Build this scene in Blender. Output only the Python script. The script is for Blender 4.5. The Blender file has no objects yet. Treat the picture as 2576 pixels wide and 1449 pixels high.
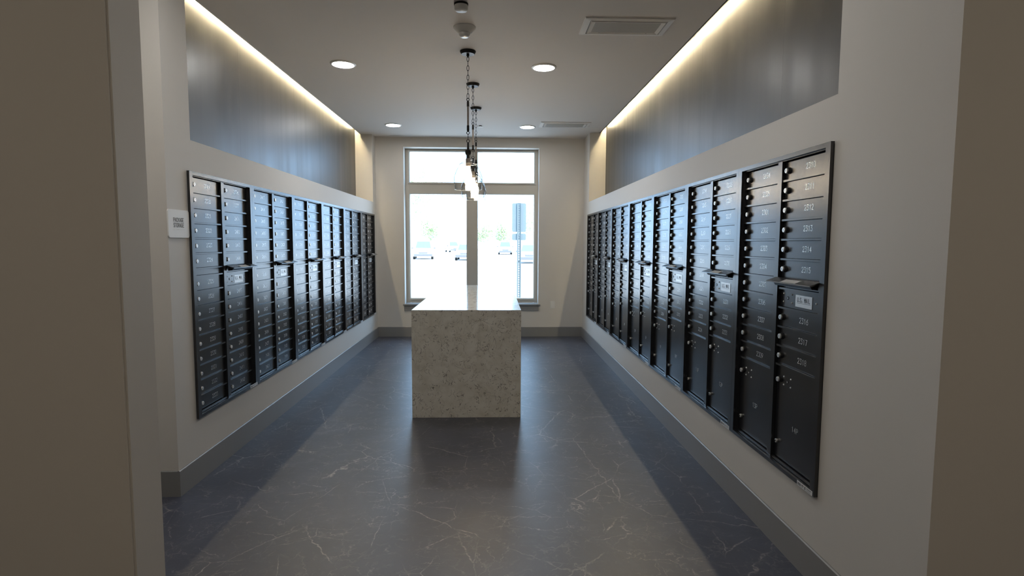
import bpy, bmesh, math, random
from mathutils import Vector, Matrix
random.seed(7)
S = bpy.context.scene
C = S.collection

# ------------------------------------------------------------------ camera, world, sun, exposure
F_PX, YAW, PITCH, ROLL, EYE = 1415.1, 0.0315, 0.0799, 0.0041, 1.345
fw = Vector((math.sin(YAW)*math.cos(PITCH), math.cos(YAW)*math.cos(PITCH), -math.sin(PITCH)))
r0 = Vector((math.cos(YAW), -math.sin(YAW), 0)); u0 = r0.cross(fw)
rt = r0*math.cos(ROLL) + u0*math.sin(ROLL); up = -r0*math.sin(ROLL) + u0*math.cos(ROLL)
cam = bpy.data.cameras.new('camera'); cam.sensor_width = 36; cam.lens = F_PX/2576*36
cam.clip_start = 0.02; cam.clip_end = 600
cam_ob = bpy.data.objects.new('camera', cam); C.objects.link(cam_ob)
M4 = Matrix((rt, up, -fw)).transposed().to_4x4(); M4.translation = (0, 0, EYE)
cam_ob.matrix_world = M4
S.camera = cam_ob

world = bpy.data.worlds.new('sky'); S.world = world; world.use_nodes = True
bg = world.node_tree.nodes['Background']
bg.inputs[0].default_value = (0.42, 0.68, 1.0, 1); bg.inputs[1].default_value = 6.1

sun = bpy.data.lights.new('sun', 'SUN'); sun.energy = 10.0; sun.angle = 0.009; sun.color = (1, .95, .86)
sun_ob = bpy.data.objects.new('sun', sun); C.objects.link(sun_ob)
sun_ob.rotation_euler = Vector((0.40, -0.60, 1.0)).to_track_quat('Z', 'Y').to_euler()

portal = bpy.data.lights.new('window_portal', 'AREA'); portal.shape = 'RECTANGLE'
portal.size, portal.size_y = 1.95, 2.25; portal.cycles.is_portal = True
portal_ob = bpy.data.objects.new('window_portal', portal); C.objects.link(portal_ob)
portal_ob.location = (-0.32, 8.33, 1.575); portal_ob.rotation_euler = (-math.pi/2, 0, 0)

S.view_settings.view_transform = 'Standard'; S.view_settings.look = 'None'
S.view_settings.gamma = 1; S.view_settings.use_curve_mapping = False
S.view_settings.exposure = 0.17
S.cycles.max_bounces = 10; S.cycles.diffuse_bounces = 6; S.cycles.transparent_max_bounces = 16
S.cycles.sample_clamp_indirect = 6; S.cycles.caustics_reflective = False

COVE = 108.0      # cove strip radiance
CAN = 78.0       # downlight lens radiance
LOBBY_FILL = 55.0     # radiance of the added, unseen lobby fill lights
BULB = 100.0

# ------------------------------------------------------------------ helpers
class MB:
    def __init__(s): s.v, s.f = [], []
    def add(s, v, f):
        n = len(s.v); s.v += [tuple(p) for p in v]; s.f += [tuple(i+n for i in q) for q in f]; return s
    def box(s, x0, x1, y0, y1, z0, z1):
        return s.add([(x0,y0,z0),(x1,y0,z0),(x1,y1,z0),(x0,y1,z0),(x0,y0,z1),(x1,y0,z1),(x1,y1,z1),(x0,y1,z1)],
                     [(3,2,1,0),(4,5,6,7),(0,1,5,4),(1,2,6,5),(2,3,7,6),(3,0,4,7)])
    def lathe(s, prof, n=24, M=None, cap=True):
        """prof: (r, z) pairs; about local z"""
        M = M or Matrix(); n0 = len(s.v)
        for r, z in prof:
            for k in range(n):
                a = 2*math.pi*k/n; s.v.append(tuple(M @ Vector((r*math.cos(a), r*math.sin(a), z))))
        for i in range(len(prof)-1):
            for k in range(n):
                a, b = n0+i*n+k, n0+i*n+(k+1) % n
                s.f.append((a, b, b+n, a+n))
        if cap:
            s.f.append(tuple(n0+k for k in reversed(range(n))))
            s.f.append(tuple(n0+(len(prof)-1)*n+k for k in range(n)))
        return s
    def tube(s, pts, r, n=8, closed=False):
        pts = [Vector(p) for p in pts]; n0 = len(s.v); m = len(pts)
        for i, p in enumerate(pts):
            a = pts[(i-1) % m] if (closed or i > 0) else p
            b = pts[(i+1) % m] if (closed or i < m-1) else p
            t = (b-a).normalized(); e = Vector((0, 0, 1)) if abs(t.z) < .9 else Vector((1, 0, 0))
            if closed:
                e = getattr(s, 'axis', e)
            x = t.cross(e).normalized(); y = t.cross(x).normalized()
            for k in range(n):
                q = 2*math.pi*k/n; s.v.append(tuple(p + (x*math.cos(q)+y*math.sin(q))*r))
        for i in range(m if closed else m-1):
            j = (i+1) % m
            for k in range(n):
                s.f.append((n0+i*n+k, n0+i*n+(k+1) % n, n0+j*n+(k+1) % n, n0+j*n+k))
        if not closed:
            s.f.append(tuple(n0+k for k in range(n))); s.f.append(tuple(n0+(m-1)*n+k for k in range(n)))
        return s
    def prism(s, poly, y0, y1):
        """poly in (x, z), extruded along y"""
        n = len(poly)
        return s.add([(x, y0, z) for x, z in poly]+[(x, y1, z) for x, z in poly],
                     [tuple(range(n)), tuple(range(2*n-1, n-1, -1))]+[(i, i+n, (i+1) % n+n, (i+1) % n) for i in range(n)])
    def mesh(s, name, mat, smooth=False, bevel=0, seg=1):
        me = bpy.data.meshes.new(name); me.from_pydata(s.v, [], s.f)
        bm = bmesh.new(); bm.from_mesh(me)
        bmesh.ops.recalc_face_normals(bm, faces=bm.faces)
        if bevel: bmesh.ops.bevel(bm, geom=bm.edges[:], offset=bevel, segments=seg, affect='EDGES', clamp_overlap=True)
        bm.to_mesh(me); bm.free()
        me.materials.append(mat)
        if smooth:
            me.polygons.foreach_set('use_smooth', [True]*len(me.polygons))
            if smooth is not True: me.set_sharp_from_angle(angle=smooth)
        return me
    def build(s, name, mat, parent=None, **k):
        return link(name, s.mesh(name, mat, **k), parent)

def link(name, me, parent=None, loc=None):
    o = bpy.data.objects.new(name, me); C.objects.link(o)
    if parent: o.parent = parent
    if loc: o.location = loc
    return o
def thing(name, label, cat, loc=(0, 0, 0), rz=0, group=None):
    o = link(name, None, None, loc); o.rotation_euler.z = rz; o.empty_display_size = .1
    return tag(o, label, cat, group)
def tag(o, label, cat, group=None):
    o['label'] = label; o['category'] = cat
    if group: o['group'] = group
    return o
def struct(o): o['kind'] = 'structure'; return o
def copy_tree(o, parent=None):
    c = o.copy(); C.objects.link(c)
    if parent: c.parent = parent
    for ch in o.children: copy_tree(ch, c)
    return c

# ------------------------------------------------------------------ materials
def mat(name, col, rough=.5, metal=0, spec=.5, bump=None, vary=None, coat=0):
    m = bpy.data.materials.new(name); m.use_nodes = True
    nt = m.node_tree; b = nt.nodes['Principled BSDF']
    b.inputs['Base Color'].default_value = (*col, 1); b.inputs['Roughness'].default_value = rough
    b.inputs['Metallic'].default_value = metal; b.inputs['Specular IOR Level'].default_value = spec
    b.inputs['Coat Weight'].default_value = coat
    tc = nt.nodes.new('ShaderNodeTexCoord')
    if vary:
        sc, amt = vary
        n = nt.nodes.new('ShaderNodeTexNoise'); n.inputs['Scale'].default_value = sc; n.inputs['Detail'].default_value = 4
        nt.links.new(tc.outputs['Object'], n.inputs['Vector'])
        mx = nt.nodes.new('ShaderNodeMix'); mx.data_type = 'RGBA'
        mx.inputs[6].default_value = (*[c*(1-amt) for c in col], 1); mx.inputs[7].default_value = (*[min(1, c*(1+amt)) for c in col], 1)
        nt.links.new(n.outputs['Fac'], mx.inputs[0]); nt.links.new(mx.outputs[2], b.inputs['Base Color'])
    if bump:
        sc, st, dist = bump
        n = nt.nodes.new('ShaderNodeTexNoise'); n.inputs['Scale'].default_value = sc; n.inputs['Detail'].default_value = 3
        nt.links.new(tc.outputs['Object'], n.inputs['Vector'])
        bp = nt.nodes.new('ShaderNodeBump'); bp.inputs['Strength'].default_value = st; bp.inputs['Distance'].default_value = dist
        nt.links.new(n.outputs['Fac'], bp.inputs['Height']); nt.links.new(bp.outputs['Normal'], b.inputs['Normal'])
    return m
def emit(name, col, k):
    m = bpy.data.materials.new(name); m.use_nodes = True; nt = m.node_tree; nt.nodes.clear()
    e = nt.nodes.new('ShaderNodeEmission'); e.inputs[0].default_value = (*col, 1); e.inputs[1].default_value = k
    o = nt.nodes.new('ShaderNodeOutputMaterial'); nt.links.new(e.outputs[0], o.inputs[0]); return m
def pane_glass(name, tint=(1, 1, 1), ior=1.45, rough=0.0, gain=1.0):
    m = bpy.data.materials.new(name); m.use_nodes = True; nt = m.node_tree; nt.nodes.clear()
    t = nt.nodes.new('ShaderNodeBsdfTransparent'); t.inputs[0].default_value = (*tint, 1)
    g = nt.nodes.new('ShaderNodeBsdfGlossy'); g.inputs['Roughness'].default_value = rough
    lw = nt.nodes.new('ShaderNodeLayerWeight'); pw = nt.nodes.new('ShaderNodeMath'); pw.operation = 'POWER'; pw.inputs[1].default_value = 5
    fr = nt.nodes.new('ShaderNodeMath'); fr.operation = 'MULTIPLY_ADD'; fr.inputs[1].default_value = .95; fr.inputs[2].default_value = ((ior-1)/(ior+1))**2*gain
    nt.links.new(lw.outputs['Facing'], pw.inputs[0]); nt.links.new(pw.outputs[0], fr.inputs[0])
    mx = nt.nodes.new('ShaderNodeMixShader'); o = nt.nodes.new('ShaderNodeOutputMaterial')
    nt.links.new(fr.outputs[0], mx.inputs[0]); nt.links.new(t.outputs[0], mx.inputs[1]); nt.links.new(g.outputs[0], mx.inputs[2])
    nt.links.new(mx.outputs[0], o.inputs[0]); return m

PAINT = mat('greige_wall_paint', (.64, .61, .565), .55, spec=.3, bump=(260, .08, .002), vary=(1.2, .02))
CEIL = mat('ceiling_paint', (.715, .675, .64), .75, spec=.2, bump=(200, .08, .002))
COVEW = mat('cove_interior_white', (.75, .74, .70), .7)
BASE = mat('grey_baseboard_paint', (.24, .235, .23), .4)
BLACKTRIM = mat('black_edge_trim', (.01, .01, .01), .5)
PANEL = mat('charcoal_satin_panel', (.052, .053, .058), .36, metal=.2, spec=.75)
def streaks(m):
    nt = m.node_tree; b = nt.nodes['Principled BSDF']; L = nt.links.new; N = nt.nodes.new
    tg = N('ShaderNodeTangent'); tg.direction_type = 'RADIAL'; tg.axis = 'Z'; L(tg.outputs[0], b.inputs['Tangent'])
    b.inputs['Anisotropic'].default_value = .35; b.inputs['Anisotropic Rotation'].default_value = .25
    tc = N('ShaderNodeTexCoord'); mp = N('ShaderNodeMapping'); mp.inputs['Scale'].default_value = (1, 2.6, .12); L(tc.outputs['Object'], mp.inputs[0])
    n = N('ShaderNodeTexNoise'); n.inputs['Scale'].default_value = 2.2; n.inputs['Detail'].default_value = 5; L(mp.outputs[0], n.inputs['Vector'])
    r = N('ShaderNodeMapRange'); L(n.outputs['Fac'], r.inputs[0]); r.inputs[1].default_value = .35; r.inputs[2].default_value = .65; r.inputs[3].default_value = .32; r.inputs[4].default_value = .42
    L(r.outputs[0], b.inputs['Roughness'])
    bp = N('ShaderNodeBump'); bp.inputs['Strength'].default_value = .10; bp.inputs['Distance'].default_value = .01; L(n.outputs['Fac'], bp.inputs['Height']); L(bp.outputs[0], b.inputs['Normal'])
streaks(PANEL)
BOXM = mat('black_powder_coat', (.014, .015, .018), .25, spec=1.0, bump=(700, .16, .0006))
BOXF = mat('black_frame_coat', (.014, .015, .018), .26, spec=1.0, bump=(700, .12, .0006))
CHROME = mat('brushed_lock_steel', (.80, .79, .76), .42, metal=.75)
LOCKDARK = mat('dark_lock_collar', (.02, .02, .02), .35, metal=.3)
WHITEINK = mat('engraved_white_paint', (.92, .92, .90), .34, metal=.6, spec=1.0)
PLATE = mat('silver_grey_mail_label', (.86, .86, .85), .35, metal=.35)
BLACKINK = mat('black_print', (.02, .02, .02), .6)
GREYINK = mat('grey_print', (.22, .22, .22), .6)
SIGNW = mat('off_white_sign_plastic', (.82, .81, .79), .45)
WHITEP = mat('white_plastic', (.72, .71, .68), .4)
WFRAME = mat('taupe_window_frame', (.52, .485, .42), .42)
SILLP = mat('grey_sill_paint', (.26, .26, .26), .3)
VENTP = mat('white_vent_metal', (.74, .72, .69), .32)
VENTD = mat('vent_plate_grey', (.36, .345, .32), .5)
BRONZE = mat('dark_bronze', (.018, .016, .014), .45, metal=.5)
WOODROD = mat('weathered_grey_wood', (.36, .31, .265), .6, vary=(60, .25))
GLASS = pane_glass('window_glass')
SHADE = pane_glass('clear_pendant_glass', (.96, .975, .97), 1.6, gain=1.3)
def edge_tint(m, centre, edge):
    nt = m.node_tree; t = next(n for n in nt.nodes if n.type == 'BSDF_TRANSPARENT')
    lw = nt.nodes.new('ShaderNodeLayerWeight'); pw = nt.nodes.new('ShaderNodeMath'); pw.operation = 'POWER'; pw.inputs[1].default_value = 3
    mx = nt.nodes.new('ShaderNodeMix'); mx.data_type = 'RGBA'; mx.inputs[6].default_value = (*centre, 1); mx.inputs[7].default_value = (*edge, 1)
    nt.links.new(lw.outputs['Facing'], pw.inputs[0]); nt.links.new(pw.outputs[0], mx.inputs[0]); nt.links.new(mx.outputs[2], t.inputs[0])
edge_tint(SHADE, (.99, .992, .99), (.10, .13, .13))
RIDGE = mat('grey_glass_ridge', (.30, .34, .35), .08, spec=1.0)
STEEL = mat('galvanised_sign_back', (.12, .15, .16), .55)

def floor_mat():
    m = bpy.data.materials.new('grey_veined_stone_floor'); m.use_nodes = True; nt = m.node_tree; L = nt.links.new
    b = nt.nodes['Principled BSDF']; N = nt.nodes.new
    tc = N('ShaderNodeTexCoord')
    def noise(sc, det=4, dist=0, vec=None, rough=.55):
        n = N('ShaderNodeTexNoise'); n.inputs['Scale'].default_value = sc; n.inputs['Detail'].default_value = det
        n.inputs['Distortion'].default_value = dist; n.inputs['Roughness'].default_value = rough
        L(vec or tc.outputs['Object'], n.inputs['Vector']); return n
    def math_(op, a, v=None, c=None):
        n = N('ShaderNodeMath'); n.operation = op
        L(a, n.inputs[0])
        if v is not None:
            if isinstance(v, (int, float)): n.inputs[1].default_value = v
            else: L(v, n.inputs[1])
        return n.outputs[0]
    def rng(a, lo, hi, t0=0, t1=1):
        n = N('ShaderNodeMapRange'); L(a, n.inputs[0])
        for i, v in enumerate((lo, hi, t0, t1)): n.inputs[i+1].default_value = v
        return n.outputs[0]
    def warp(off, sc, amt, scale):
        n = noise(sc, 5); mp = N('ShaderNodeVectorMath'); mp.operation = 'MULTIPLY_ADD'
        L(n.outputs['Color'], mp.inputs[0]); mp.inputs[1].default_value = (amt,)*3; L(tc.outputs['Object'], mp.inputs[2])
        m2 = N('ShaderNodeMapping'); L(mp.outputs[0], m2.inputs[0]); m2.inputs['Location'].default_value = off
        m2.inputs['Scale'].default_value = scale; m2.inputs['Rotation'].default_value = (0, 0, .5); return m2.outputs[0]
    def cracks(off, sc, w, warp_s, warp_a, mask_s, mlo, mhi, scale=(1, 1, 1)):
        v = N('ShaderNodeTexVoronoi'); v.feature = 'DISTANCE_TO_EDGE'; v.inputs['Scale'].default_value = sc
        L(warp(off, warp_s, warp_a, scale), v.inputs['Vector'])
        line = rng(v.outputs['Distance'], 0, w, 1, 0)
        mk = noise(mask_s, 2, 0, warp(off, 1, 0, (1, 1, 1)))
        return math_('MULTIPLY', line, rng(mk.outputs['Fac'], mlo, mhi))
    a = cracks((3, 1, 0), 2.3, .0065, 9, .030, 3.2, .48, .62, (1, .55, 1))
    c = cracks((7, 4, 0), 4.8, .009, 18, .045, 4.4, .50, .64, (.5, 1, 1))
    d = cracks((1, 9, 0), 1.2, .0055, 14, .06, 2.0, .46, .58)
    e = cracks((5, 2, 0), 8.0, .018, 26, .07, 4.5, .47, .62, (1, .45, 1))
    h = cracks((8, 3, 0), 7.0, .016, 34, .06, 5.5, .48, .62, (.35, 1, 1))
    g = cracks((2, 6, 0), 3.4, .008, 30, .05, 5.0, .52, .66, (.45, 1, 1))
    vein = math_('MAXIMUM', math_('MAXIMUM', math_('MAXIMUM', a, g), c), math_('MAXIMUM', d, math_('MULTIPLY', math_('MAXIMUM', e, h), .55)))
    fine = noise(30, 4, 1.5)
    vein = math_('MULTIPLY', vein, rng(fine.outputs['Fac'], .32, .62, .1, 1))
    sm = noise(11, 9, 2.0, None, .7)
    vein = math_('MAXIMUM', vein, rng(sm.outputs['Fac'], .56, .80, 0, .30))
    cl = noise(2.2, 8, .8, None, .65)
    ramp = N('ShaderNodeMix'); ramp.data_type = 'RGBA'; L(rng(cl.outputs['Fac'], .3, .7), ramp.inputs[0])
    ramp.inputs[6].default_value = (.032, .036, .053, 1); ramp.inputs[7].default_value = (.057, .064, .093, 1)
    mx = N('ShaderNodeMix'); mx.data_type = 'RGBA'; L(math_('MULTIPLY', vein, .78), mx.inputs[0]); L(ramp.outputs[2], mx.inputs[6])
    mx.inputs[7].default_value = (.42, .39, .36, 1); L(mx.outputs[2], b.inputs['Base Color'])
    b.inputs['Roughness'].default_value = .40; b.inputs['Specular IOR Level'].default_value = .85
    bp = N('ShaderNodeBump'); bp.inputs['Strength'].default_value = .06; bp.inputs['Distance'].default_value = .004
    L(noise(45, 4).outputs['Fac'], bp.inputs['Height']); L(bp.outputs[0], b.inputs['Normal'])
    return m
def quartz_mat():
    m = bpy.data.materials.new('cream_quartz_with_brown_squiggles'); m.use_nodes = True; nt = m.node_tree; L = nt.links.new
    b = nt.nodes['Principled BSDF']; N = nt.nodes.new; tc = N('ShaderNodeTexCoord')
    def noise(sc, det, dist=0, off=0):
        mp = N('ShaderNodeMapping'); mp.inputs['Location'].default_value = (off, off*.7, off*1.3); L(tc.outputs['Object'], mp.inputs[0])
        n = N('ShaderNodeTexNoise'); n.inputs['Scale'].default_value = sc; n.inputs['Detail'].default_value = det
        n.inputs['Distortion'].default_value = dist; L(mp.outputs[0], n.inputs['Vector']); return n.outputs['Fac']
    def rng(a, lo, hi, t0=0, t1=1):
        n = N('ShaderNodeMapRange'); L(a, n.inputs[0])
        for i, v in enumerate((lo, hi, t0, t1)): n.inputs[i+1].default_value = v
        return n.outputs[0]
    def mul(a, c):
        n = N('ShaderNodeMath'); n.operation = 'MULTIPLY'; L(a, n.inputs[0]); L(c, n.inputs[1]); return n.outputs[0]
    def iso(sc, w, dist, off, msc, lo, hi):
        s = N('ShaderNodeMath'); s.operation = 'SUBTRACT'; L(noise(sc, 2.5, dist, off), s.inputs[0]); s.inputs[1].default_value = .5
        ab = N('ShaderNodeMath'); ab.operation = 'ABSOLUTE'; L(s.outputs[0], ab.inputs[0])
        return mul(rng(ab.outputs[0], 0, w, 1, 0), rng(noise(msc, 2, 0, off+5), lo, hi))
    v1 = iso(9, .010, 2.0, 1.0, 14, .485, .53); v2 = iso(14, .013, 1.8, 4.0, 18, .505, .55)
    mxn = N('ShaderNodeMath'); mxn.operation = 'MAXIMUM'; L(v1, mxn.inputs[0]); L(v2, mxn.inputs[1])
    bs = N('ShaderNodeMix'); bs.data_type = 'RGBA'; L(rng(noise(14, 5, .6), .3, .7), bs.inputs[0])
    bs.inputs[6].default_value = (.66, .62, .53, 1); bs.inputs[7].default_value = (.80, .77, .69, 1)
    mx = N('ShaderNodeMix'); mx.data_type = 'RGBA'; L(mxn.outputs[0], mx.inputs[0]); L(bs.outputs[2], mx.inputs[6])
    mx.inputs[7].default_value = (.09, .075, .06, 1); L(mx.outputs[2], b.inputs['Base Color'])
    b.inputs['Roughness'].default_value = .12
    return m
FLOOR = floor_mat(); QUARTZ = quartz_mat()

# ------------------------------------------------------------------ dimensions
XL, XR = -1.667, 1.27             # mailbox wall faces
YB, ZC = 8.04, 2.812              # window wall, ceiling
PXL, PXR = -1.90, 1.49            # niche panel faces
SLL, SLR = -1.825, 1.40            # ceiling slot edges
LZ = 1.90                         # niche ledge
ZT, ZB = 1.7295, 0.3533           # mailbox bank top and bottom
W = .79
L0, L1 = 3.140, 3.140 + 6*W       # left bank
R0, R1 = 2.0986, 2.0986 + 7*W     # right bank
NL0, NL1 = 3.19, 7.856            # left niche
NR0, NR1 = 2.093, 7.608           # right niche
YP0, YP1 = 1.540, 1.682           # partition between lobby and mail room
XP = -1.003
LB0 = 2.942                       # near end of the left mailbox wall
YL = -7.0                         # lobby back wall

# ------------------------------------------------------------------ room shell
struct(MB().box(-3.9, 3.3, YL-.2, YB+.02, -.12, 0).build('floor', FLOOR))
m = MB()                                                        # ceiling with the two cove slots cut into it
T = .03
m.box(-3.9, 3.3, YL-.2, NR0, ZC, ZC+T)
m.box(-3.9, SLR, NR0, NL0, ZC, ZC+T)
m.box(SLL, SLR, NL0, NR1, ZC, ZC+T)
m.box(SLL, 3.3, NR1, NL1, ZC, ZC+T)
m.box(-3.9, 3.3, NL1, YB+.4, ZC, ZC+T)
m.box(PXR+.02, 3.3, NR0, NR1, ZC, ZC+T); m.box(-3.9, PXL-.02, NL0, NL1, ZC, ZC+T)
ceiling = struct(m.build('ceiling', CEIL))
m = MB()                                                        # roof slab and cove housings above the ceiling
m.box(-3.9, 3.3, YL-.2, YB+.4, 3.0, 3.06)
m.box(SLL+.06, SLL+.08, NL0-.02, NL1+.02, ZC+T, 3.0); m.box(SLR-.08, SLR-.06, NR0-.02, NR1+.02, ZC+T, 3.0)
m.box(-2.3, SLL+.08, NL1, NL1+.02, ZC+T, 3.0); m.box(-2.3, SLL+.08, NL0-.02, NL0, ZC+T, 3.0)
m.box(SLR-.08, 1.9, NR1, NR1+.02, ZC+T, 3.0); m.box(SLR-.08, 1.9, NR0-.02, NR0, ZC+T, 3.0)
struct(m.build('ceiling_cove_housing', COVEW))
struct(MB().box(SLR-.001, SLR+.007, NR0, NR1, ZC-.002, ZC+T).build('trim_1', BLACKTRIM))
struct(MB().box(SLL, SLL+.008, NL0, NL1, ZC-.002, ZC+T).build('trim_2', CEIL))

m = MB(); XO = -2.3                                             # left wall
m.box(XO, XL, LB0, YB, 0, ZB); m.box(XO, XL, LB0, YB, ZT, LZ)
m.box(XO, XL, LB0, L0, ZB, ZT); m.box(XO, XL, L1, YB, ZB, ZT); m.box(XO, XL-.09, L0, L1, ZB, ZT)
m.box(XO, XL, LB0, NL0, LZ, 3.0); m.box(XO, XL, NL1, YB, LZ, ZC); m.box(XO, PXL-.012, NL0, NL1, LZ, 3.0)
wall_left = struct(m.build('wall_left', PAINT))
m = MB(); XO = 1.95                                             # right wall
m.box(XR, XO, YP0, YB, 0, ZB); m.box(XR, XO, YP0, YB, ZT, LZ)
m.box(XR, XO, YP0, R0, ZB, ZT); m.box(XR, XO, R1, YB, ZB, ZT); m.box(XR+.09, XO, R0, R1, ZB, ZT)
m.box(XR, XO, YP0, NR0, LZ, 3.0); m.box(XR, XO, NR1, YB, LZ, ZC); m.box(PXR+.012, XO, NR0, NR1, LZ, 3.0)
wall_right = struct(m.build('wall_right', PAINT))
ys = [NL0, 4.343, 5.514, 6.685, NL1]
for a, b in zip(ys, ys[1:]):
    MB().box(PXL-.012, PXL, a+.0004, b-.0004, LZ, 2.985).build('panel', PANEL, wall_left)
ys = [NR0, 2.95, 4.115, 5.28, 6.445, NR1]
for a, b in zip(ys, ys[1:]):
    MB().box(PXR, PXR+.012, a+.0004, b-.0004, LZ, 2.985).build('panel', PANEL, wall_right)

WX0, WX1, WZ0, WZ1, WY = -1.276, .630, .470, 2.678, 8.215        # window opening, frame front
m = MB()
m.box(-2.3, WX0, YB, YB+.4, -.1, 3.0); m.box(WX1, 1.95, YB, YB+.4, -.1, 3.0)
m.box(WX0, WX1, YB, YB+.4, -.1, WZ0-.02); m.box(WX0, WX1, YB, YB+.4, WZ1, 3.0)
wall_back = struct(m.build('wall_back', PAINT))
struct(MB().box(-3.9, XP, YP0, YP1, 0, ZC).build('wall_partition', PAINT, bevel=.006, seg=2))
struct(MB().box(XO, 3.3, YP0, YP1, 0, ZC).build('wall_partition_right', PAINT))
struct(MB().box(-3.9, -3.75, YL, YB, 0, ZC).build('wall_hall_left', PAINT))
struct(MB().box(-3.75, -2.3, LB0, LB0+.14, 0, ZC).build('wall_hall_back', PAINT))
struct(MB().box(3.15, 3.3, YL, YP0, 0, ZC).build('wall_lobby_right', PAINT))
struct(MB().box(-3.9, 3.3, YL-.15, YL, 0, ZC).build('wall_lobby_back', PAINT))

def baseboard(name, x0, x1, y0, y1, z=.140):
    m = MB(); t = .012; e = .004
    m.add([(x0,y0,0),(x1,y0,0),(x1,y1,0),(x0,y1,0),(x0,y0,z-e),(x1,y0,z-e),(x1,y1,z-e),(x0,y1,z-e)],
          [(3,2,1,0),(0,1,5,4),(1,2,6,5),(2,3,7,6),(3,0,4,7)])
    cx0, cx1, cy0, cy1 = x0, x1, y0, y1
    if x1-x0 < y1-y0: cx0, cx1 = (x0+e, x1-e)
    else: cy0, cy1 = (y0+e, y1-e)
    m.add([(x0,y0,z-e),(x1,y0,z-e),(x1,y1,z-e),(x0,y1,z-e),(cx0,cy0,z),(cx1,cy0,z),(cx1,cy1,z),(cx0,cy1,z)],
          [(4,5,6,7),(0,1,5,4),(1,2,6,5),(2,3,7,6),(3,0,4,7)])
    return struct(m.build(name, BASE))
baseboard('baseboard_left', XL, XL+.013, LB0-.013, YB-.013)
baseboard('baseboard_left_end', -3.74, XL, LB0-.013, LB0)
baseboard('baseboard_right', XR-.013, XR, YP0-.013, YB-.013)
baseboard('baseboard_back', XL+.013, XR-.013, YB-.013, YB)
baseboard('baseboard_partition', -3.74, XP+.013, YP0-.013, YP0)
baseboard('baseboard_partition_jamb', XP, XP+.013, YP0, YP1)
baseboard('baseboard_lobby_right', XR, 3.14, YP0-.0135, YP0-.0005)

# window: frame bars, glass panes
win = struct(link('window_1', None)); win.empty_display_size = .1
m = MB(); fy0, fy1 = WY, WY+.085
k = (WY)/8.04
gx0, gx1, mx0, mx1 = -1.218, .573, -.405, -.242
gz0, gz1, tz0, tz1 = .537, 2.643, 2.042, 2.210
def bar(x0, x1, z0, z1, y0=fy0, y1=fy1, nm='frame_bar'):
    return MB().box(x0, x1, y0, y1, z0, z1).build(nm, WFRAME, win, bevel=.004, seg=2)
bar(WX0, gx0, WZ0, WZ1); bar(gx1, WX1, WZ0, WZ1)
bar(gx0, gx1, WZ0, gz0); bar(gx0, gx1, gz1, WZ1); bar(gx0, gx1, tz0, tz1)
bar(mx0, mx1, gz0, tz0); bar(mx0, mx1, tz1, gz1)
# shallow outer lip around each lite
def lip(x0, x1, z0, z1, w=.022):
    m = MB(); y0, y1 = fy0-.014, fy0+.002
    m.box(x0-w, x0-.006, y0, y1, z0-w, z1+w).box(x1+.006, x1+w, y0, y1, z0-w, z1+w).box(x0-.006, x1+.006, y0, y1, z0-w, z0-.006).box(x0-.006, x1+.006, y0, y1, z1+.006, z1+w)
    m.build('glazing_bead', WFRAME, win)
lites = [(gx0, mx0, gz0, tz0), (mx1, gx1, gz0, tz0), (gx0, mx0, tz1, gz1), (mx1, gx1, tz1, gz1)]
for a, b, c, d in lites:
    lip(a, b, c, d)
    MB().add([(a-.002, fy0+.05, c-.002), (b+.002, fy0+.05, c-.002), (b+.002, fy0+.05, d+.002), (a-.002, fy0+.05, d+.002)], [(0, 1, 2, 3)]).build('pane', GLASS, win)
o = MB().box(-1.300, .660, YB-.030, WY, .449, .470).build('sill', SILLP, win, bevel=.004, seg=2)
o = MB().box(-1.285, .635, YB-.012, YB, .372, .449).build('apron', SILLP, win, bevel=.003)

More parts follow.
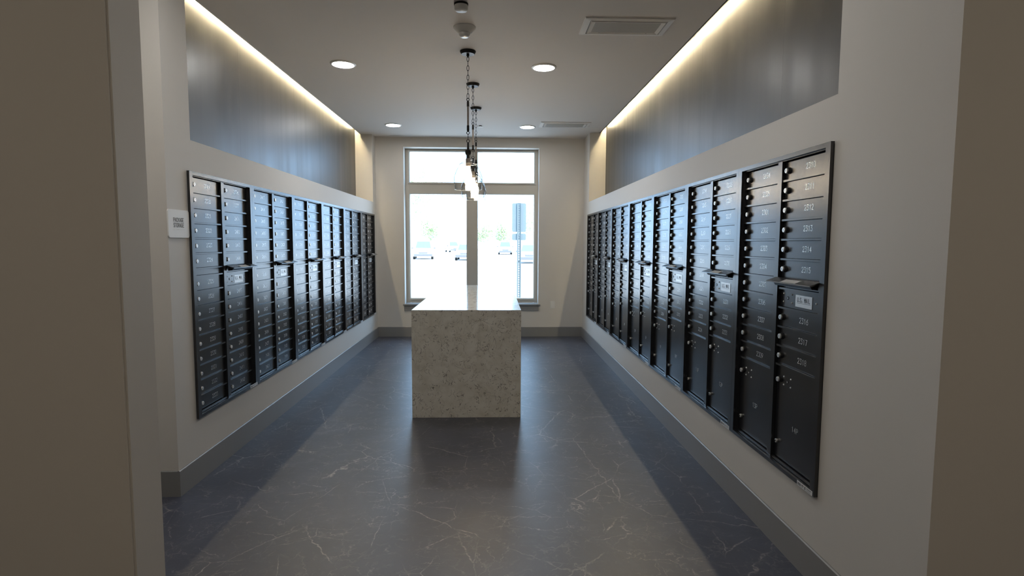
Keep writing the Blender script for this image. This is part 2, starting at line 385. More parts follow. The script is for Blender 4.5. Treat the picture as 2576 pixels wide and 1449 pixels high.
# ------------------------------------------------------------------ mailboxes
ROW, FT = .0855, 1.706 - ZB          # row pitch; top of the door field above the unit base
H = ZT - ZB
DA, DB, DW = .043, .413, .334        # column starts, door width
DOORW = -.0135                        # door face behind the wall plane (local -y is outward)
GL = {'0': [[(.15,0),(.85,0),(1,.2),(1,1.2),(.85,1.4),(.15,1.4),(0,1.2),(0,.2),(.15,0)]],
 '1': [[(.25,1.1),(.55,1.4),(.55,0)]],
 '2': [[(0,1.15),(.2,1.4),(.8,1.4),(1,1.2),(1,.9),(0,0),(1,0)]],
 '3': [[(0,1.4),(1,1.4),(.45,.85),(.8,.8),(1,.6),(1,.2),(.8,0),(.2,0),(0,.2)]],
 '4': [[(.75,0),(.75,1.4),(0,.4),(1,.4)]],
 '5': [[(.95,1.4),(.1,1.4),(.05,.8),(.75,.85),(1,.65),(1,.2),(.8,0),(.2,0),(0,.2)]],
 '6': [[(.85,1.4),(.2,.9),(0,.5),(0,.2),(.2,0),(.8,0),(1,.2),(1,.6),(.8,.8),(.2,.8)]],
 '7': [[(0,1.4),(1,1.4),(.35,0)]],
 '8': [[(.2,.75),(0,.95),(0,1.2),(.2,1.4),(.8,1.4),(1,1.2),(1,.95),(.8,.75),(.2,.75),(0,.55),(0,.2),(.2,0),(.8,0),(1,.2),(1,.55),(.8,.75)]],
 '9': [[(.15,0),(.8,.5),(1,.9),(1,1.2),(.8,1.4),(.2,1.4),(0,1.2),(0,.8),(.2,.6),(.8,.6)]],
 'P': [[(0,0),(0,1.4),(.75,1.4),(1,1.2),(1,.85),(.75,.65),(0,.65)]],
 'A': [[(0,0),(.5,1.4),(1,0)],[(.2,.45),(.8,.45)]],
 'C': [[(1,1.2),(.8,1.4),(.2,1.4),(0,1.2),(0,.2),(.2,0),(.8,0),(1,.2)]],
 'K': [[(0,0),(0,1.4)],[(1,1.4),(0,.6)],[(.3,.85),(1,0)]],
 'G': [[(1,1.2),(.8,1.4),(.2,1.4),(0,1.2),(0,.2),(.2,0),(.8,0),(1,.2),(1,.65),(.55,.65)]],
 'E': [[(1,1.4),(0,1.4),(0,0),(1,0)],[(0,.72),(.8,.72)]],
 'S': [[(1,1.2),(.8,1.4),(.2,1.4),(0,1.2),(0,.95),(.2,.75),(.8,.65),(1,.45),(1,.2),(.8,0),(.2,0),(0,.2)]],
 'T': [[(0,1.4),(1,1.4)],[(.5,1.4),(.5,0)]],
 'O': [[(.2,0),(.8,0),(1,.2),(1,1.2),(.8,1.4),(.2,1.4),(0,1.2),(0,.2),(.2,0)]],
 'R': [[(0,0),(0,1.4),(.75,1.4),(1,1.2),(1,.9),(.75,.7),(0,.7)],[(.55,.7),(1,0)]],
 'U': [[(0,1.4),(0,.2),(.2,0),(.8,0),(1,.2),(1,1.4)]],
 'M': [[(0,0),(0,1.4),(.5,.6),(1,1.4),(1,0)]],
 'I': [[(.5,0),(.5,1.4)]], 'L': [[(0,1.4),(0,0),(1,0)]], 'N': [[(0,0),(0,1.4),(1,0),(1,1.4)]],
 '.': [[(.4,0),(.6,0),(.6,.16),(.4,.16),(.4,0)]], ' ': []}
_txt = {}
def lettering(s, h, ink, wt=.16, asp=.72, gap=.42, name='unit_number'):
    """flat strokes in local x/z facing -y, centred"""
    key = (s, h, ink.name, wt)
    if key in _txt: return _txt[key]
    k = h/1.4; m = MB(); adv = (asp+gap)*k; tot = len(s)*adv - gap*k
    for i, ch in enumerate(s):
        ox = -tot/2 + i*adv
        for line in GL[ch]:
            P = [Vector((ox+x*asp*k, 0, y*k-h/2)) for x, y in line]
            for a, b in zip(P, P[1:]):
                t = (b-a).normalized()*wt*k*.5; n = Vector((-t.z, 0, t.x))
                a2, b2 = a-t*.8, b+t*.8
                m.add([a2-n, b2-n, b2+n, a2+n], [(0, 1, 2, 3)])
    me = bpy.data.meshes.new(name); me.from_pydata(m.v, [], m.f); me.materials.append(ink); _txt[key] = me
    return me

RX = Matrix.Rotation(math.pi/2, 4, 'X')       # lathe axis +z -> -y (outward)
lock_me = MB().lathe([(.0085, .0), (.0105, .002), (.0112, .0140), (.0100, .0155), (.0005, .0157)], 16, RX).mesh('lock', CHROME, smooth=math.radians(35))
collar_me = MB().lathe([(.0145, 0), (.0145, .004), (.0125, .009), (.0108, .009)], 14, RX).mesh('collar', LOCKDARK, smooth=math.radians(35))
rivet_me = MB().lathe([(.0042, 0), (.0042, .0012), (.0025, .0028), (.0005, .0032)], 8, RX).mesh('rivet', CHROME, smooth=math.radians(50))
keyway_me = MB().box(-.0011, .0011, -.0162, -.0100, -.0042, .0042).mesh('key_slot', LOCKDARK)
keyhole_me = MB().lathe([(.0075, 0), (.0075, .0012), (.0050, .0012), (.0046, .0004)], 12, RX).mesh('keyhole', BLACKTRIM)
keypin_me = MB().box(-.0012, .0032, -.0020, -.0004, -.0035, .0035).mesh('key_slot', CHROME)
def door_mesh(rows):
    h = rows*ROW - .0085
    return MB().box(0, DW-.004, 0, .012, 0, h).mesh('door', BOXM, bevel=.0012)
door_me = {r: door_mesh(r) for r in (.5, 1, 4.5, 5)}
label_me = MB().box(0, .125, -.0012, 0, 0, .050).mesh('mail_label', PLATE)
sticker_me = MB().box(0, .112, -.0008, 0, 0, .019).mesh('maker_sticker', PLATE)
m = MB()
for a, b, z0, z1 in ((.005, .030, .004, .015), (.034, .05, .009, .015), (.034, .046, .004, .007), (.056, .064, .003, .016), (.07, .105, .012, .015), (.07, .098, .008, .0095), (.07, .102, .004, .0055)):
    m.box(a, b, -.0011, -.0007, z0, z1)
stprint_me = m.mesh('sticker_print', GREYINK)
# hood over the outgoing-mail slot
m = MB(); ux = .352
prof = [(0, .010), (-.006, .012), (-.050, -.004), (-.052, -.008), (-.046, -.008), (-.006, .006), (0, .004)]
n = len(prof)
m.add([(0, y, z) for y, z in prof]+[(ux, y, z) for y, z in prof], [tuple(range(n)), tuple(range(2*n-1, n-1, -1))]+[(i, i+n, (i+1) % n+n, (i+1) % n) for i in range(n)])
hood_me = m.mesh('mail_slot_hood', BOXF)
m = MB()
for x0, x1 in ((.030, .034), (ux-.034, ux-.030)):
    m.add([(x0, 0, .006), (x0, -.034, -.004), (x0, -.026, -.020), (x0, 0, -.024), (x1, 0, .006), (x1, -.034, -.004), (x1, -.026, -.020), (x1, 0, -.024)],
          [(0,1,2,3), (7,6,5,4), (0,4,5,1), (1,5,6,2), (2,6,7,3), (3,7,4,0)])
m.add([(.030, -.024, -.022), (ux-.030, -.024, -.022), (ux-.030, -.034, -.006), (.030, -.034, -.006), (.030, -.021, -.022), (ux-.030, -.021, -.022), (ux-.030, -.031, -.006), (.030, -.031, -.006)],
      [(0,1,2,3), (7,6,5,4), (0,4,5,1), (1,5,6,2), (2,6,7,3), (3,7,4,0)])
tray_me = m.mesh('slot_chute', BOXF)
m = MB()
def onhood(x, s): return (x, -.006-.044*s, .0124-.0160*s)
m.add([onhood(.115, .30), onhood(.235, .30), onhood(.235, .95), onhood(.115, .95)], [(0, 1, 2, 3)])
hoodlabel_me = m.mesh('hood_label', PLATE)

def frame_mesh(colsA, colsB):
    """colsX: list of row heights from the top"""
    m = MB(); t = .033; o0, o1 = -.014, .03; i0 = 0.0
    m.box(0, t, o0, o1, 0, H).box(W-t, W-.0012, o0, o1, 0, H)
    m.box(t, W-t, o0, o1, H-.019, H).box(t, W-t, o0, o1, 0, .017)
    fb = FT - 15.5*ROW
    m.box(t, DA, i0, o1, .017, H-.019).box(DB+DW, W-t, i0, o1, .017, H-.019).box(DA+DW, DB, i0-.002, o1, .017, H-.019)
    for x in (DA, DB):
        m.box(x, x+DW, i0, o1, FT, H-.019).box(x, x+DW, i0+.006, o1, .017, fb)
        m.box(x, x+DW, i0-.003, i0+.006, FT+.003, FT+.0055)
        m.box(x, x+DW, i0+.002, i0+.006, fb-.006, fb-.003)
    for x, rows in ((DA, colsA), (DB, colsB)):
        z = FT
        for r in rows[:-1]:
            z -= r*ROW; m.box(x, x+DW, i0+.002, o1, z-.004, z+.004)
        m.box(x, x+DW, .04, .045, fb, FT)
    return m.mesh('frame', BOXF)
SPEC = {'L': ([1]*6+[.5]+[1]*9, [1]*6+[.5, 1]+[1]*8),
        'R': ([1]*11+[4.5], [1]*6+[.5, 1]+[1]*3+[5])}
fr_me = {k: frame_mesh(*v) for k, v in SPEC.items()}

def part(name, me, parent, x, y, z): return link(name, me, parent, (x, y, z))
def add_lock(d, x, z, small=False):
    c = part('lock', lock_me, d, x, -.0, z)
    part('key_slot', keyway_me, d, x, 0, z)
    if small: c.scale = (.8, .7, .8)
    else: part('collar', collar_me, d, x, 0, z)
def plate_rivets(d, z, u0=.030, u1=.098):
    for x, dz in ((u0, .018), (u1, .018), (u0, -.018), (u1, -.018)): part('rivet', rivet_me, d, x, 0, z+dz)
    part('keyhole', keyhole_me, d, (u0+u1)/2, 0, z); part('key_slot', keypin_me, d, (u0+u1)/2, 0, z)

def mailbox_unit(side, loc, rz, numsA, numsB, parcels, label, group):
    t = thing('mailbox_unit', label, 'mailboxes', loc, rz, group)
    part('frame', fr_me[side], t, 0, 0, 0)
    numsA, numsB = list(numsA), list(numsB)
    for x, rows, nums, which in ((DA, SPEC[side][0], numsA, 0), (DB, SPEC[side][1], numsB, 1)):
        z = FT
        for i, r in enumerate(rows):
            z -= r*ROW
            nm = {.5: 'blank_panel', 1: 'door'}.get(r, 'parcel_door')
            mail = which == 1 and i == 7
            if mail: nm = 'mail_collection_door'
            d = part(nm, door_me[r], t, x+.002, -DOORW, z+.00425)
            h = r*ROW-.0085
            if mail:
                plate_rivets(d, h/2+.002, .030, .098)
                lb = part('mail_label', label_me, d, .128, 0, h/2-.027); part('rivet', rivet_me, d, .282, 0, h/2)
                part('label_text', lettering('U.S. MAIL', .017, BLACKINK, .2, .62, .28, 'label_text'), d, .190, -.0016, h/2+.004)
                part('label_fine_print', fine_me, d, .190, -.0016, h/2-.010)
            elif r == 1:
                add_lock(d, .029, h/2)
                part('unit_number', lettering(str(nums.pop(0)), .0215, WHITEINK), d, .196, -.00025, h/2+.003)
            elif r > 2:
                add_lock(d, .029, h-.062); plate_rivets(d, h-.062, .060, .118); add_lock(d, .029, .074, True)
                part('unit_number', lettering(parcels[which], .022, WHITEINK), d, .166, -.00025, .166)
            if which == 1 and i == 6:
                part('mail_slot_hood', hood_me, t, DB-.008, 0, z+.5*ROW-.006); part('slot_chute', tray_me, t, DB-.008, 0, z+.5*ROW-.006)
                part('hood_label', hoodlabel_me, t, DB-.008, 0, z+.5*ROW-.006)
    part('maker_sticker', sticker_me, t, W-.124, -.014, -.001); part('sticker_print', stprint_me, t, W-.124, -.014, -.001)
    return t
fine_me = MB().box(-.052, .052, 0, .0003, -.0007, .0007).mesh('label_fine_print', GREYINK)

def seq():
    for fl in (24, 31, 32, 33, 34):
        for i in range(1, 36): yield fl*100+i
left_nums = [list(range(2319, 2334)), [2334, 2335]+list(range(2401, 2413))]
it = seq()
for _ in range(12): next(it)
for u in range(1, 6):
    left_nums.append([next(it) for _ in range(15)]); left_nums.append([next(it) for _ in range(14)])
ords = ['nearest', 'second', 'third', 'fourth', 'fifth', 'sixth', 'farthest']
for u in range(6):
    lab = ['black metal mailbox unit on left wall nearest the camera, doors 2319 to 2412',
           'black metal mailbox unit second from the package storage sign on left wall',
           'black metal mailbox unit third from the package storage sign on left wall',
           'black metal mailbox unit fourth from the package storage sign on left wall',
           'black metal mailbox unit fifth from the package storage sign, one before the window wall',
           'black metal mailbox unit on left wall, last one against the window wall'][u]
    mailbox_unit('L', (XL, L0+W*u, ZB), math.pi/2, left_nums[2*u], left_nums[2*u+1], None, lab, 'mailbox units on the left wall')
allr = [f*100+i for f in (11, 12, 21, 22, 23) for i in range(1, 36)]
end = allr.index(2318)+1
allr = allr[end-140:end]
for u in range(7):                       # u = 0 nearest
    blk = allr[140-20*(u+1):140-20*u]
    lab = ['black metal mailbox unit on right wall nearest the camera with parcel lockers 13P and 14P',
           'black metal mailbox unit on right wall, second from camera, with parcel lockers 11P and 12P',
           'black metal mailbox unit on right wall, third from the camera, with parcel lockers below',
           'black metal mailbox unit on right wall, middle one of the seven, parcel lockers below',
           'black metal mailbox unit on right wall, third from the window wall, parcel lockers below',
           'black metal mailbox unit on right wall, second from the window wall, parcel lockers below',
           'black metal mailbox unit on right wall, last one against the window wall'][u]
    mailbox_unit('R', (XR, R0+W*(u+1), ZB), -math.pi/2, blk[:11], blk[11:], ('%dP' % (13-2*u), '%dP' % (14-2*u)), lab, 'mailbox units on the right wall')

# ------------------------------------------------------------------ island
IX0, IX1, IY0, IY1, IZ = -.629, .205, 4.256, 6.80, .835
t = thing('island', 'cream quartz waterfall island with brown squiggle veins, standing in the middle of the floor', 'island', ((IX0+IX1)/2, (IY0+IY1)/2, 0))
def local(m, name, mt, **k):
    c = Vector(((IX0+IX1)/2, (IY0+IY1)/2, 0)); m.v = [tuple(Vector(p)-c) for p in m.v]; return m.build(name, mt, t, **k)
local(MB().box(IX0, IX1, IY0, IY1, IZ-.006, IZ), 'top', QUARTZ, bevel=.0015)
local(MB().box(IX0, IX1, IY0, IY0+.03, 0, IZ-.0065), 'end_panel', QUARTZ, bevel=.0015)
local(MB().box(IX0, IX1, IY1-.03, IY1, 0, IZ-.0065), 'end_panel', QUARTZ, bevel=.0015)
local(MB().box(IX0+.002, IX1-.002, IY0+.03, IY1-.03, 0, IZ-.0065), 'body', QUARTZ)

# ------------------------------------------------------------------ sign
t = thing('wall_sign', 'off-white package storage sign with rounded corners beside left mailboxes', 'sign', (XL, 3.034, 1.4385), math.pi/2)
def rrect(w, h, r, n=5):
    P = []
    for cx, cz, a0 in ((w/2-r, h/2-r, 0), (-w/2+r, h/2-r, 90), (-w/2+r, -h/2+r, 180), (w/2-r, -h/2+r, 270)):
        for i in range(n+1):
            a = math.radians(a0+90*i/n); P.append((cx+r*math.cos(a), cz+r*math.sin(a)))
    return P
MB().prism(rrect(.196, .146, .014), -.007, 0).build('plate', SIGNW, t)
part('sign_text', lettering('PACKAGE', .0185, GREYINK, .27, .72, .36, 'sign_text'), t, -.004, -.0074, .020)
part('sign_text', lettering('STORAGE', .0185, GREYINK, .27, .72, .36, 'sign_text'), t, -.004, -.0074, -.008)
m = MB(); bx = random.Random(3)
for i in range(15):
    for a in range(2):
        for b in range(3):
            if bx.random() < .5:
                x, z = -.056+i*.0072+a*.0024, -.028-b*.0024; m.box(x-.0006, x+.0006, -.0078, -.007, z-.0006, z+.0006)
m.build('braille', SIGNW, t)['kind'] = 'stuff'

# ------------------------------------------------------------------ outlet
t = thing('outlet_cover', 'small white electrical cover plate on the window wall near the floor', 'outlet', (.839, YB, .461))
MB().box(-.035, .035, -.006, 0, -.055, .055).build('plate', WHITEP, t, bevel=.003, seg=2)
MB().box(-.017, .017, -.0068, -.0055, -.033, .033).build('insert', WHITEP, t)

# ------------------------------------------------------------------ ceiling fittings
lens_m = emit('downlight_lens', (1.0, .975, .94), CAN)
def downlight(x, y, label, group='recessed downlights', lens_m=lens_m):
    t = thing('downlight', label, 'light', (x, y, ZC), 0, group)
    MB().lathe([(.104, 0), (.104, -.003), (.098, -.008), (.088, -.010), (.086, -.004), (.086, 0)], 40, cap=False).build('trim_ring', WHITEP, t, smooth=math.radians(40))
    MB().lathe([(.0855, -.0045), (.0855, -.003)], 40).build('lens', lens_m, t)
downlight(-1.25, 4.815, 'round recessed ceiling light in front, nearest the left wall panel')
downlight(.412, 4.826, 'round recessed ceiling light in front, between pendants and nearer vent')
downlight(-1.268, 7.22, 'round recessed ceiling light at the back left, before the window')
downlight(.414, 7.25, 'round recessed ceiling light at the back, beside the far ceiling vent')
downlight(-1.25, 2.41, 'added unseen recessed ceiling light above the near end of the mail room, left')  # unseen pair added to brighten the near end, continuing the row spacing
downlight(.412, 2.41, 'added unseen recessed ceiling light above the near end of the mail room, right')
downlight(-2.75, 2.30, 'added unseen recessed ceiling light over the side passage by package storage')  # unseen light added to brighten the passage
lobby_fill_lens = emit('added_lobby_fill', (1.0, .86, .68), LOBBY_FILL)  # unseen lobby lights added to brighten the room from behind the camera
for r_, y in enumerate((.2, -1.9, -4.0, -6.1)):
    for c_, x in enumerate((-1.9, 0, 1.9)):
        downlight(x, y, 'added unseen lobby fill light behind the camera, %s row, %s' % (('first', 'second', 'third', 'last')[r_], ('left', 'middle', 'right')[c_]), 'added lobby fill lights', lobby_fill_lens)

def vent(x0, x1, y0, y1, label):
    cx, cy = (x0+x1)/2, (y0+y1)/2; w, d = (x1-x0)/2, (y1-y0)/2
    t = thing('ceiling_vent', label, 'vent', (cx, cy, ZC), 0, 'ceiling vents')
    def ring(a0, b0, za, a1, b1, zb, name, mt):
        v = [(-a0,-b0,za),(a0,-b0,za),(a0,b0,za),(-a0,b0,za),(-a1,-b1,zb),(a1,-b1,zb),(a1,b1,zb),(-a1,b1,zb)]
        return v, [(i, (i+1) % 4, (i+1) % 4+4, i+4) for i in range(4)]
    m = MB()
    m.add(*ring(w, d, 0, w-.004, d-.004, -.008, '', 0)); m.add(*ring(w-.004, d-.004, -.008, w-.040, d-.036, -.012, '', 0))
    m.add(*ring(w-.040, d-.036, -.012, w-.043, d-.039, -.002, '', 0))
    m.build('frame', VENTP, t)
    m = MB(); m.add(*ring(w-.047, d-.043, -.002, w-.050, d-.046, -.016, '', 0)); m.add(*ring(w-.050, d-.046, -.016, w-.078, d-.068, -.010, '', 0))
    m.build('inner_frame', VENTP, t)
    MB().box(-w+.076, w-.076, -d+.066, d-.066, -.011, -.006).build('plate', VENTD, t)
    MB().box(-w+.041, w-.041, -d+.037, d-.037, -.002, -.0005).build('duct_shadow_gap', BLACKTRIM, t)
    for sx in (-.55, .55): part('screw', rivet2, t, sx*w, d-.058, -.0125)
rivet2 = MB().lathe([(.0045, 0), (.0045, -.002), (.003, -.003)], 10).mesh('screw', CHROME)
vent(.590, 1.182, 3.765, 4.066, 'rectangular white ceiling vent nearer the camera, above right mailboxes')
vent(.562, 1.178, 6.945, 7.250, 'rectangular white ceiling vent farther back, near the window wall')

t = thing('smoke_detector', 'cream ceiling smoke detector with a shiny clear tip, before the first pendant', 'detector', (-.206, 3.98, ZC))
MB().lathe([(.077, 0), (.077, -.006), (.070, -.013), (.054, -.030), (.044, -.040), (.040, -.042)], 36).build('base', WHITEP, t, smooth=math.radians(40))
MB().lathe([(.0405, -.042), (.039, -.050), (.030, -.064), (.016, -.069), (.001, -.070)], 28, cap=False).build('strobe_lens', CHROME, t, smooth=True)
t = thing('ceiling_sensor', 'round white ceiling sensor cut off by top edge of the photo', 'sensor', (-.207, 3.60, ZC))
MB().lathe([(.044, 0), (.044, -.010), (.042, -.012)], 30).build('rim', BRONZE, t)
MB().lathe([(.042, -.012), (.041, -.034), (.036, -.042), (.001, -.044)], 30, cap=False).build('cap', WHITEP, t, smooth=math.radians(60))
t = thing('sprinkler_cap', 'tiny white sprinkler cover on the ceiling behind the pendants', 'sprinkler', (-.178, 7.23, ZC))
MB().lathe([(.020, 0), (.020, -.006), (.018, -.006)], 20).build('collar', BRONZE, t)
MB().lathe([(.030, -.009), (.030, -.012), (.026, -.014)], 24).build('cap', WHITEP, t)

# cove strips
cove_m = emit('warm_led_strip', (1.0, .82, .51), COVE*1.6)
def cove(x, z, y0, y1, n, label):
    t = thing('cove_light', label, 'strip light', (x, (y0+y1)/2, z), 0, 'cove strip lights')
    L = (y1-y0)/n
    sg = 1 if x < 0 else -1                                  # room side
    MB().box(-.011, .011, -(y1-y0)/2, (y1-y0)/2, .0, .010).box(min(sg*.011, sg*.0125), max(sg*.011, sg*.0125), -(y1-y0)/2, (y1-y0)/2, -.030, .010).build('channel', VENTP, t)
    for i in range(n):
        a = -(y1-y0)/2 + i*L
        MB().box(-.005, .005, a+.02, a+L-.02, -.004, .0).build('led_segment', cove_m, t)
cove(-1.872, 2.893, NL0+.03, NL1-.03, 4, 'warm strip light hidden in the ceiling slot above left wall panel')
cove(1.459, 2.893, NR0+.03, NR1-.03, 5, 'warm strip light hidden in the ceiling slot above right wall panel')

# ------------------------------------------------------------------ pendants
bulb_m = emit('warm_bulb_glow', (1.0, .80, .55), BULB)
def pendant(y, x, dz, label):
    t = thing('pendant_lamp', label, 'pendant lamp', (x, y, 0), 0, 'pendant lamps over the island')
    MB().lathe([(.061, ZC), (.061, ZC-.006), (.050, ZC-.024), (.048, ZC-.024)], 36).build('canopy', BRONZE, t, smooth=math.radians(40))
    MB().lathe([(.010, ZC-.024), (.012, ZC-.032), (.006, ZC-.042), (.004, ZC-.048)], 16).build('canopy_nut', BRONZE, t, smooth=math.radians(40))
    def ring_(m, z0, z1, hw, r, ax):
        pts = []; zc, hz = (z0+z1)/2, (z1-z0)/2-r
        for i in range(16):
            a = 2*math.pi*i/16; dx = hw*math.cos(a); q = Vector((dx, 0, zc+hz*math.sin(a))) if ax == 0 else Vector((0, dx, zc+hz*math.sin(a))); pts.append(q)
        m.axis = Vector((0, 1, 0)) if ax == 0 else Vector((1, 0, 0))
        m.tube(pts, r, 6, closed=True)
    m0 = MB(); z = ZC-.040; i = 0; n = 9; step = (z-2.458)/n
    for i in range(n):
        mm = MB(); ring_(mm, z-step*(i+1)-.005, z-step*i+.005, .0085, .0021, i % 2); mm.build('chain_link', BRONZE, t, smooth=True)
    mm = MB(); ring_(mm, 2.436, 2.462, .011, .0026, 0); mm.build('ring', BRONZE, t, smooth=True)
    MB().lathe([(.0045, 2.442), (.0085, 2.434), (.0095, 2.428), (.0095, 2.396)], 14).build('ferrule', BRONZE, t, smooth=math.radians(40))
    MB().lathe([(.0078, 2.396), (.0078, 2.252)], 14).build('wood_rod', WOODROD, t, smooth=math.radians(40))
    MB().lathe([(.0095, 2.252), (.0095, 2.214), (.006, 2.206), (.004, 2.204)], 14).build('ferrule', BRONZE, t, smooth=math.radians(40))
    for a, b in ((2.184, 2.208), (2.120, 2.147)):
        mm = MB(); ring_(mm, a+dz*.5, b+dz*.5, .012, .0026, 0); mm.build('ring', BRONZE, t, smooth=True)
    mm = MB(); ring_(mm, 2.142+dz*.5, 2.189+dz*.5, .006, .0022, 1); mm.build('chain_link', BRONZE, t, smooth=True)
    MB().lathe([(.004, 2.124+dz), (.008, 2.116+dz), (.009, 2.066+dz), (.022, 2.062+dz), (.0235, 2.048+dz), (.021, 2.034+dz), (.012, 2.024+dz), (.012, 2.000+dz)], 18).build('socket_cap', BRONZE, t, smooth=math.radians(35))
    MB().lathe([(.017, 2.000+dz), (.019, 1.995+dz), (.019, 1.945+dz), (.016, 1.940+dz)], 16).build('socket', WOODROD, t, smooth=math.radians(40))
    MB().lathe([(.012, 1.940+dz), (.014, 1.925+dz), (.026, 1.890+dz), (.030, 1.868+dz), (.026, 1.845+dz), (.014, 1.832+dz), (.002, 1.828+dz)], 18, cap=False).build('bulb', bulb_m, t, smooth=True)
    prof = [(.020, 2.034), (.023, 2.020), (.026, 2.002), (.037, 1.980), (.058, 1.962), (.066, 1.956), (.070, 1.948), (.084, 1.925), (.102, 1.885), (.112, 1.857), (.113, 1.848), (.109, 1.805), (.104, 1.762), (.1025, 1.760), (.1015, 1.763)]
    MB().lathe([(r, z+dz) for r, z in prof], 48, cap=False).build('glass_shade', SHADE, t, smooth=True)
    for rr, rz in ((.0665, 1.9565), (.1035, 1.7605)):
        mm = MB(); mm.axis = Vector((0, 0, 1))
        mm.tube([(rr*math.cos(2*math.pi*i/40), rr*math.sin(2*math.pi*i/40), rz+dz) for i in range(40)], .0016, 6, closed=True); mm.build('glass_rim', RIDGE, t, smooth=True)
pendant(4.462, -.206, 0, 'clear glass pendant lamp nearest the camera, over front of the island')
pendant(5.350, -.201, .012, 'clear glass pendant lamp in the middle of the three')
pendant(6.272, -.203, .055, 'clear glass pendant lamp nearest the window')

# ------------------------------------------------------------------ outside
GZ = -.2
CONC = mat('pale_concrete', (.55, .53, .50), .85, vary=(.4, .06), bump=(30, .2, .01))
struct(MB().box(-150, 150, YB+.4, 260, GZ-.3, GZ).build('ground', CONC))
def hole_post(t, x, y, z0, z1):
    w = .045; m = MB()
    m.box(x-w, x-w+.012, y-.0, y+.03, z0, z1).box(x+w-.012, x+w, y-.0, y+.03, z0, z1)
    m.box(x-w+.012, x-.010, y+.026, y+.03, z0, z1).box(x+.010, x+w-.012, y+.026, y+.03, z0, z1)
    z = z0
    while z < z1-.001:
        m.box(x-.010, x+.010, y+.026, y+.03, z, min(z+.030, z1)); z += .05
    m.build('post', STEEL, t)
t = thing('parking_sign', 'back of a two-panel street sign on a perforated steel post outside window', 'street sign', (.535, 12.3, GZ))
hole_post(t, 0, -.03, 0, 2.41)
MB().prism([(x, z+1.895-GZ) for x, z in rrect(.305, .620, .035)], .002, .005).build('sign_panel', STEEL, t)
MB().prism([(x, z+1.4755-GZ) for x, z in rrect(.305, .140, .030)], .002, .005).build('sign_panel', STEEL, t)

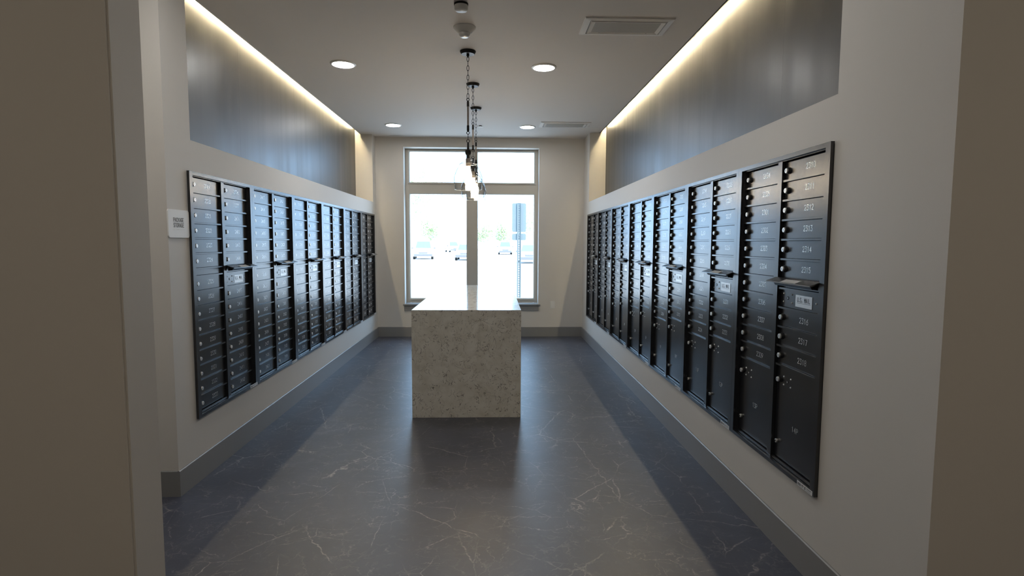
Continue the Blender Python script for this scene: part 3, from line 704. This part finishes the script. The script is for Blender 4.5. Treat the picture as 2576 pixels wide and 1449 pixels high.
TYRE = mat('tyre_rubber', (.02, .02, .02), .8); CARGLASS = mat('car_glass', (.10, .13, .14), .08)
LAMPR = mat('red_tail_lamp', (.45, .03, .03), .3); LAMPW = mat('clear_headlamp', (.7, .7, .7), .15); DARKP = mat('grey_bumper_plastic', (.12, .12, .125), .6)
wheel_me = MB().lathe([(.12, -.11), (.30, -.11), (.335, -.08), (.335, .08), (.30, .11), (.12, .11)], 22, Matrix.Rotation(math.pi/2, 4, 'Y')).mesh('wheel', TYRE, smooth=math.radians(30))
hub_me = MB().lathe([(.02, -.118), (.20, -.118), (.22, -.108), (.22, .108), (.20, .118), (.02, .118)], 18, Matrix.Rotation(math.pi/2, 4, 'Y')).mesh('hub', CHROME, smooth=math.radians(30))
def car(x, y, rz, paint, suv, label):
    """faces local -y"""
    t = thing('parked_car', label, 'car', (x, y, GZ), rz, 'cars parked outside')
    hb, ht, L, hw = (.98, 1.72, 2.3, .93) if suv else (.86, 1.44, 2.3, .90)
    side = [(-L, .45), (-L+.06, .72), (-L+.25, hb-.10), (-1.05, hb), (L-.10, hb), (L, hb-.18), (L, .45), (L-.08, .28), (-L+.1, .28)]
    m = MB(); n = len(side); secs = []
    for s, inx in ((-1, 1), (-.94, .0), (.94, 0), (1, 1)):
        secs.append([(s*hw, y_*(.985 if inx else 1), .28+(z-.28)*(.93 if inx else 1)) for y_, z in side])
    for a, b in zip(secs, secs[1:]):
        m.add(a+b, [(i, (i+1) % n, (i+1) % n+n, i+n) for i in range(n)])
    m.add(secs[0], [tuple(range(n))]); m.add(secs[-1], [tuple(range(n))])
    m.build('body', paint, t, smooth=math.radians(30))
    yb = L-.15 if suv else L-.75
    cab = [(-1.05, hb-.01, hw*.94), (-.30, ht, hw*.74), (yb-.45 if not suv else yb-.22, ht, hw*.74), (yb, hb-.01, hw*.92)]
    v = [(-w, y_, z) for y_, z, w in cab]+[(w, y_, z) for y_, z, w in cab]
    MB().add(v, [(0,1,2,3), (7,6,5,4), (0,4,5,1), (1,5,6,2), (2,6,7,3)]).build('cabin', paint, t, bevel=.05, seg=2)
    def lerp(a, b, k): return tuple(p+(q-p)*k for p, q in zip(a, b))
    def quad(a, b, c, d, i0, i1, out, nm):
        q = []
        for ku, kv in ((i0, i0), (1-i0, i0), (1-i0, i1), (i0, i1)):
            q.append(Vector(lerp(lerp(a, b, ku), lerp(d, c, ku), kv))+Vector(out)*.012)
        MB().add(q+[p-Vector(out)*.03 for p in q], [(0,1,2,3), (7,6,5,4), (0,4,5,1), (1,5,6,2), (2,6,7,3), (3,7,4,0)]).build(nm, CARGLASS, t)
    quad(v[0], v[4], v[5], v[1], .08, .92, (0, -.7, .6), 'windshield')
    quad(v[3], v[7], v[6], v[2], .10, .90, (0, .8, .5), 'rear_window')
    quad(v[0], v[3], v[2], v[1], .10, .88, (-1, 0, .3), 'side_window'); quad(v[4], v[7], v[6], v[5], .10, .88, (1, 0, .3), 'side_window')
    for sx in (-1, 1):
        for yy in (-1.42, 1.42):
            w_ = part('wheel', wheel_me, t, sx*(hw-.10), yy, .335); part('hub', hub_me, w_, 0, 0, 0)
        MB().box(sx*hw*.62-.18, sx*hw*.62+.18, -L-.01, -L+.2, .66, .78).build('headlamp', LAMPW, t, bevel=.02)
        MB().box(sx*hw*.80-.12, sx*hw*.80+.12, L-.12, L+.012, hb-.36, hb-.16).build('tail_lamp', LAMPR, t, bevel=.02)
        MB().box(sx*(hw+.10)-.09, sx*(hw+.10)+.09, -.80, -.70, hb-.02, hb+.12).build('door_mirror', DARKP, t, bevel=.02)
    MB().box(-hw*.9, hw*.9, -L-.05, -L+.1, .30, .52).build('bumper', DARKP, t, bevel=.03)
    MB().box(-hw*.9, hw*.9, L-.1, L+.05, .30, .52).build('bumper', DARKP, t, bevel=.03)
    MB().box(-.40, .40, -L-.03, -L+.1, .56, .68).build('grille', DARKP, t)
WHITEC = mat('white_car_paint', (.75, .76, .78), .2, coat=.5); SILVERC = mat('silver_car_paint', (.50, .52, .55), .25, metal=.3, coat=.5)
def px(xp, d): return (xp-1243.5)/F_PX*d
car(px(1271, 75), 77, 0, SILVERC, True, 'silver SUV parked far off, left of the street sign outside')
car(px(1060, 52), 54, .10, WHITEC, True, 'white vehicle at left side of the window, parked outside')
car(px(1137, 92), 94, .3, SILVERC, True, 'small distant car left of the window mullion')
car(px(1170, 49), 51, 0, WHITEC, False, 'white car outside, mostly hidden behind the window mullion')
car(px(1337, 42), 44, -.05, WHITEC, False, 'white car outside, partly behind the street sign post')

LEAF = mat('leaf_green', (.36, .44, .22), .6, vary=(.6, .25)); BARK = mat('pale_bark', (.48, .44, .39), .9)
def tree(x, y, h, r, label):
    t = thing('tree', label, 'tree', (x, y, GZ), 0, 'trees beyond the parking lot')
    m = MB(); m.tube([(0, 0, 0), (.05, 0, h*.25), (-.05, .05, h*.5), (0, 0, h*.8)], .16, 8)
    for k in range(5):
        a = k*1.3; m.tube([(0, 0, h*(.35+.06*k)), (r*.5*math.cos(a), r*.5*math.sin(a), h*(.55+.06*k))], .05, 6)
    m.build('trunk', BARK, t)
    m = MB(); R_ = random.Random(int(x*10)+int(y))
    cl = [(R_.uniform(-.55, .55)*r, R_.uniform(-.5, .5)*r, h*R_.uniform(.42, .86), r*R_.uniform(.34, .52)) for _ in range(14)]
    for _ in range(1500):
        cx, cy, cz, cr = R_.choice(cl)
        d = Vector((R_.gauss(0, 1), R_.gauss(0, 1), R_.gauss(0, 1))).normalized()*cr*R_.uniform(.6, 1.0)
        p = Vector((cx, cy, cz))+d; a = Vector((R_.gauss(0, 1), R_.gauss(0, 1), R_.gauss(0, 1))).normalized(); b = a.orthogonal().normalized()
        s = R_.uniform(.10, .22)
        m.add([p-a*s, p+b*s*.5, p+a*s, p-b*s*.5], [(0, 1, 2, 3)])
    m.build('crown', LEAF, t)['kind'] = 'stuff'
tree(px(1085, 96), 98, 6.5, 2.6, 'small leafy tree beyond the parked cars, left pane of the window')
tree(px(1050, 66), 68, 11, 3.6, 'tall leafy tree at far left of the window')
tree(px(1216, 100), 102, 5.5, 2.4, 'low tree just right of the window mullion')
tree(px(1262, 108), 110, 6.0, 2.2, 'low tree behind the silver SUV')
tree(px(1330, 84), 86, 8, 3.0, 'tree at the right edge of window behind the street sign')
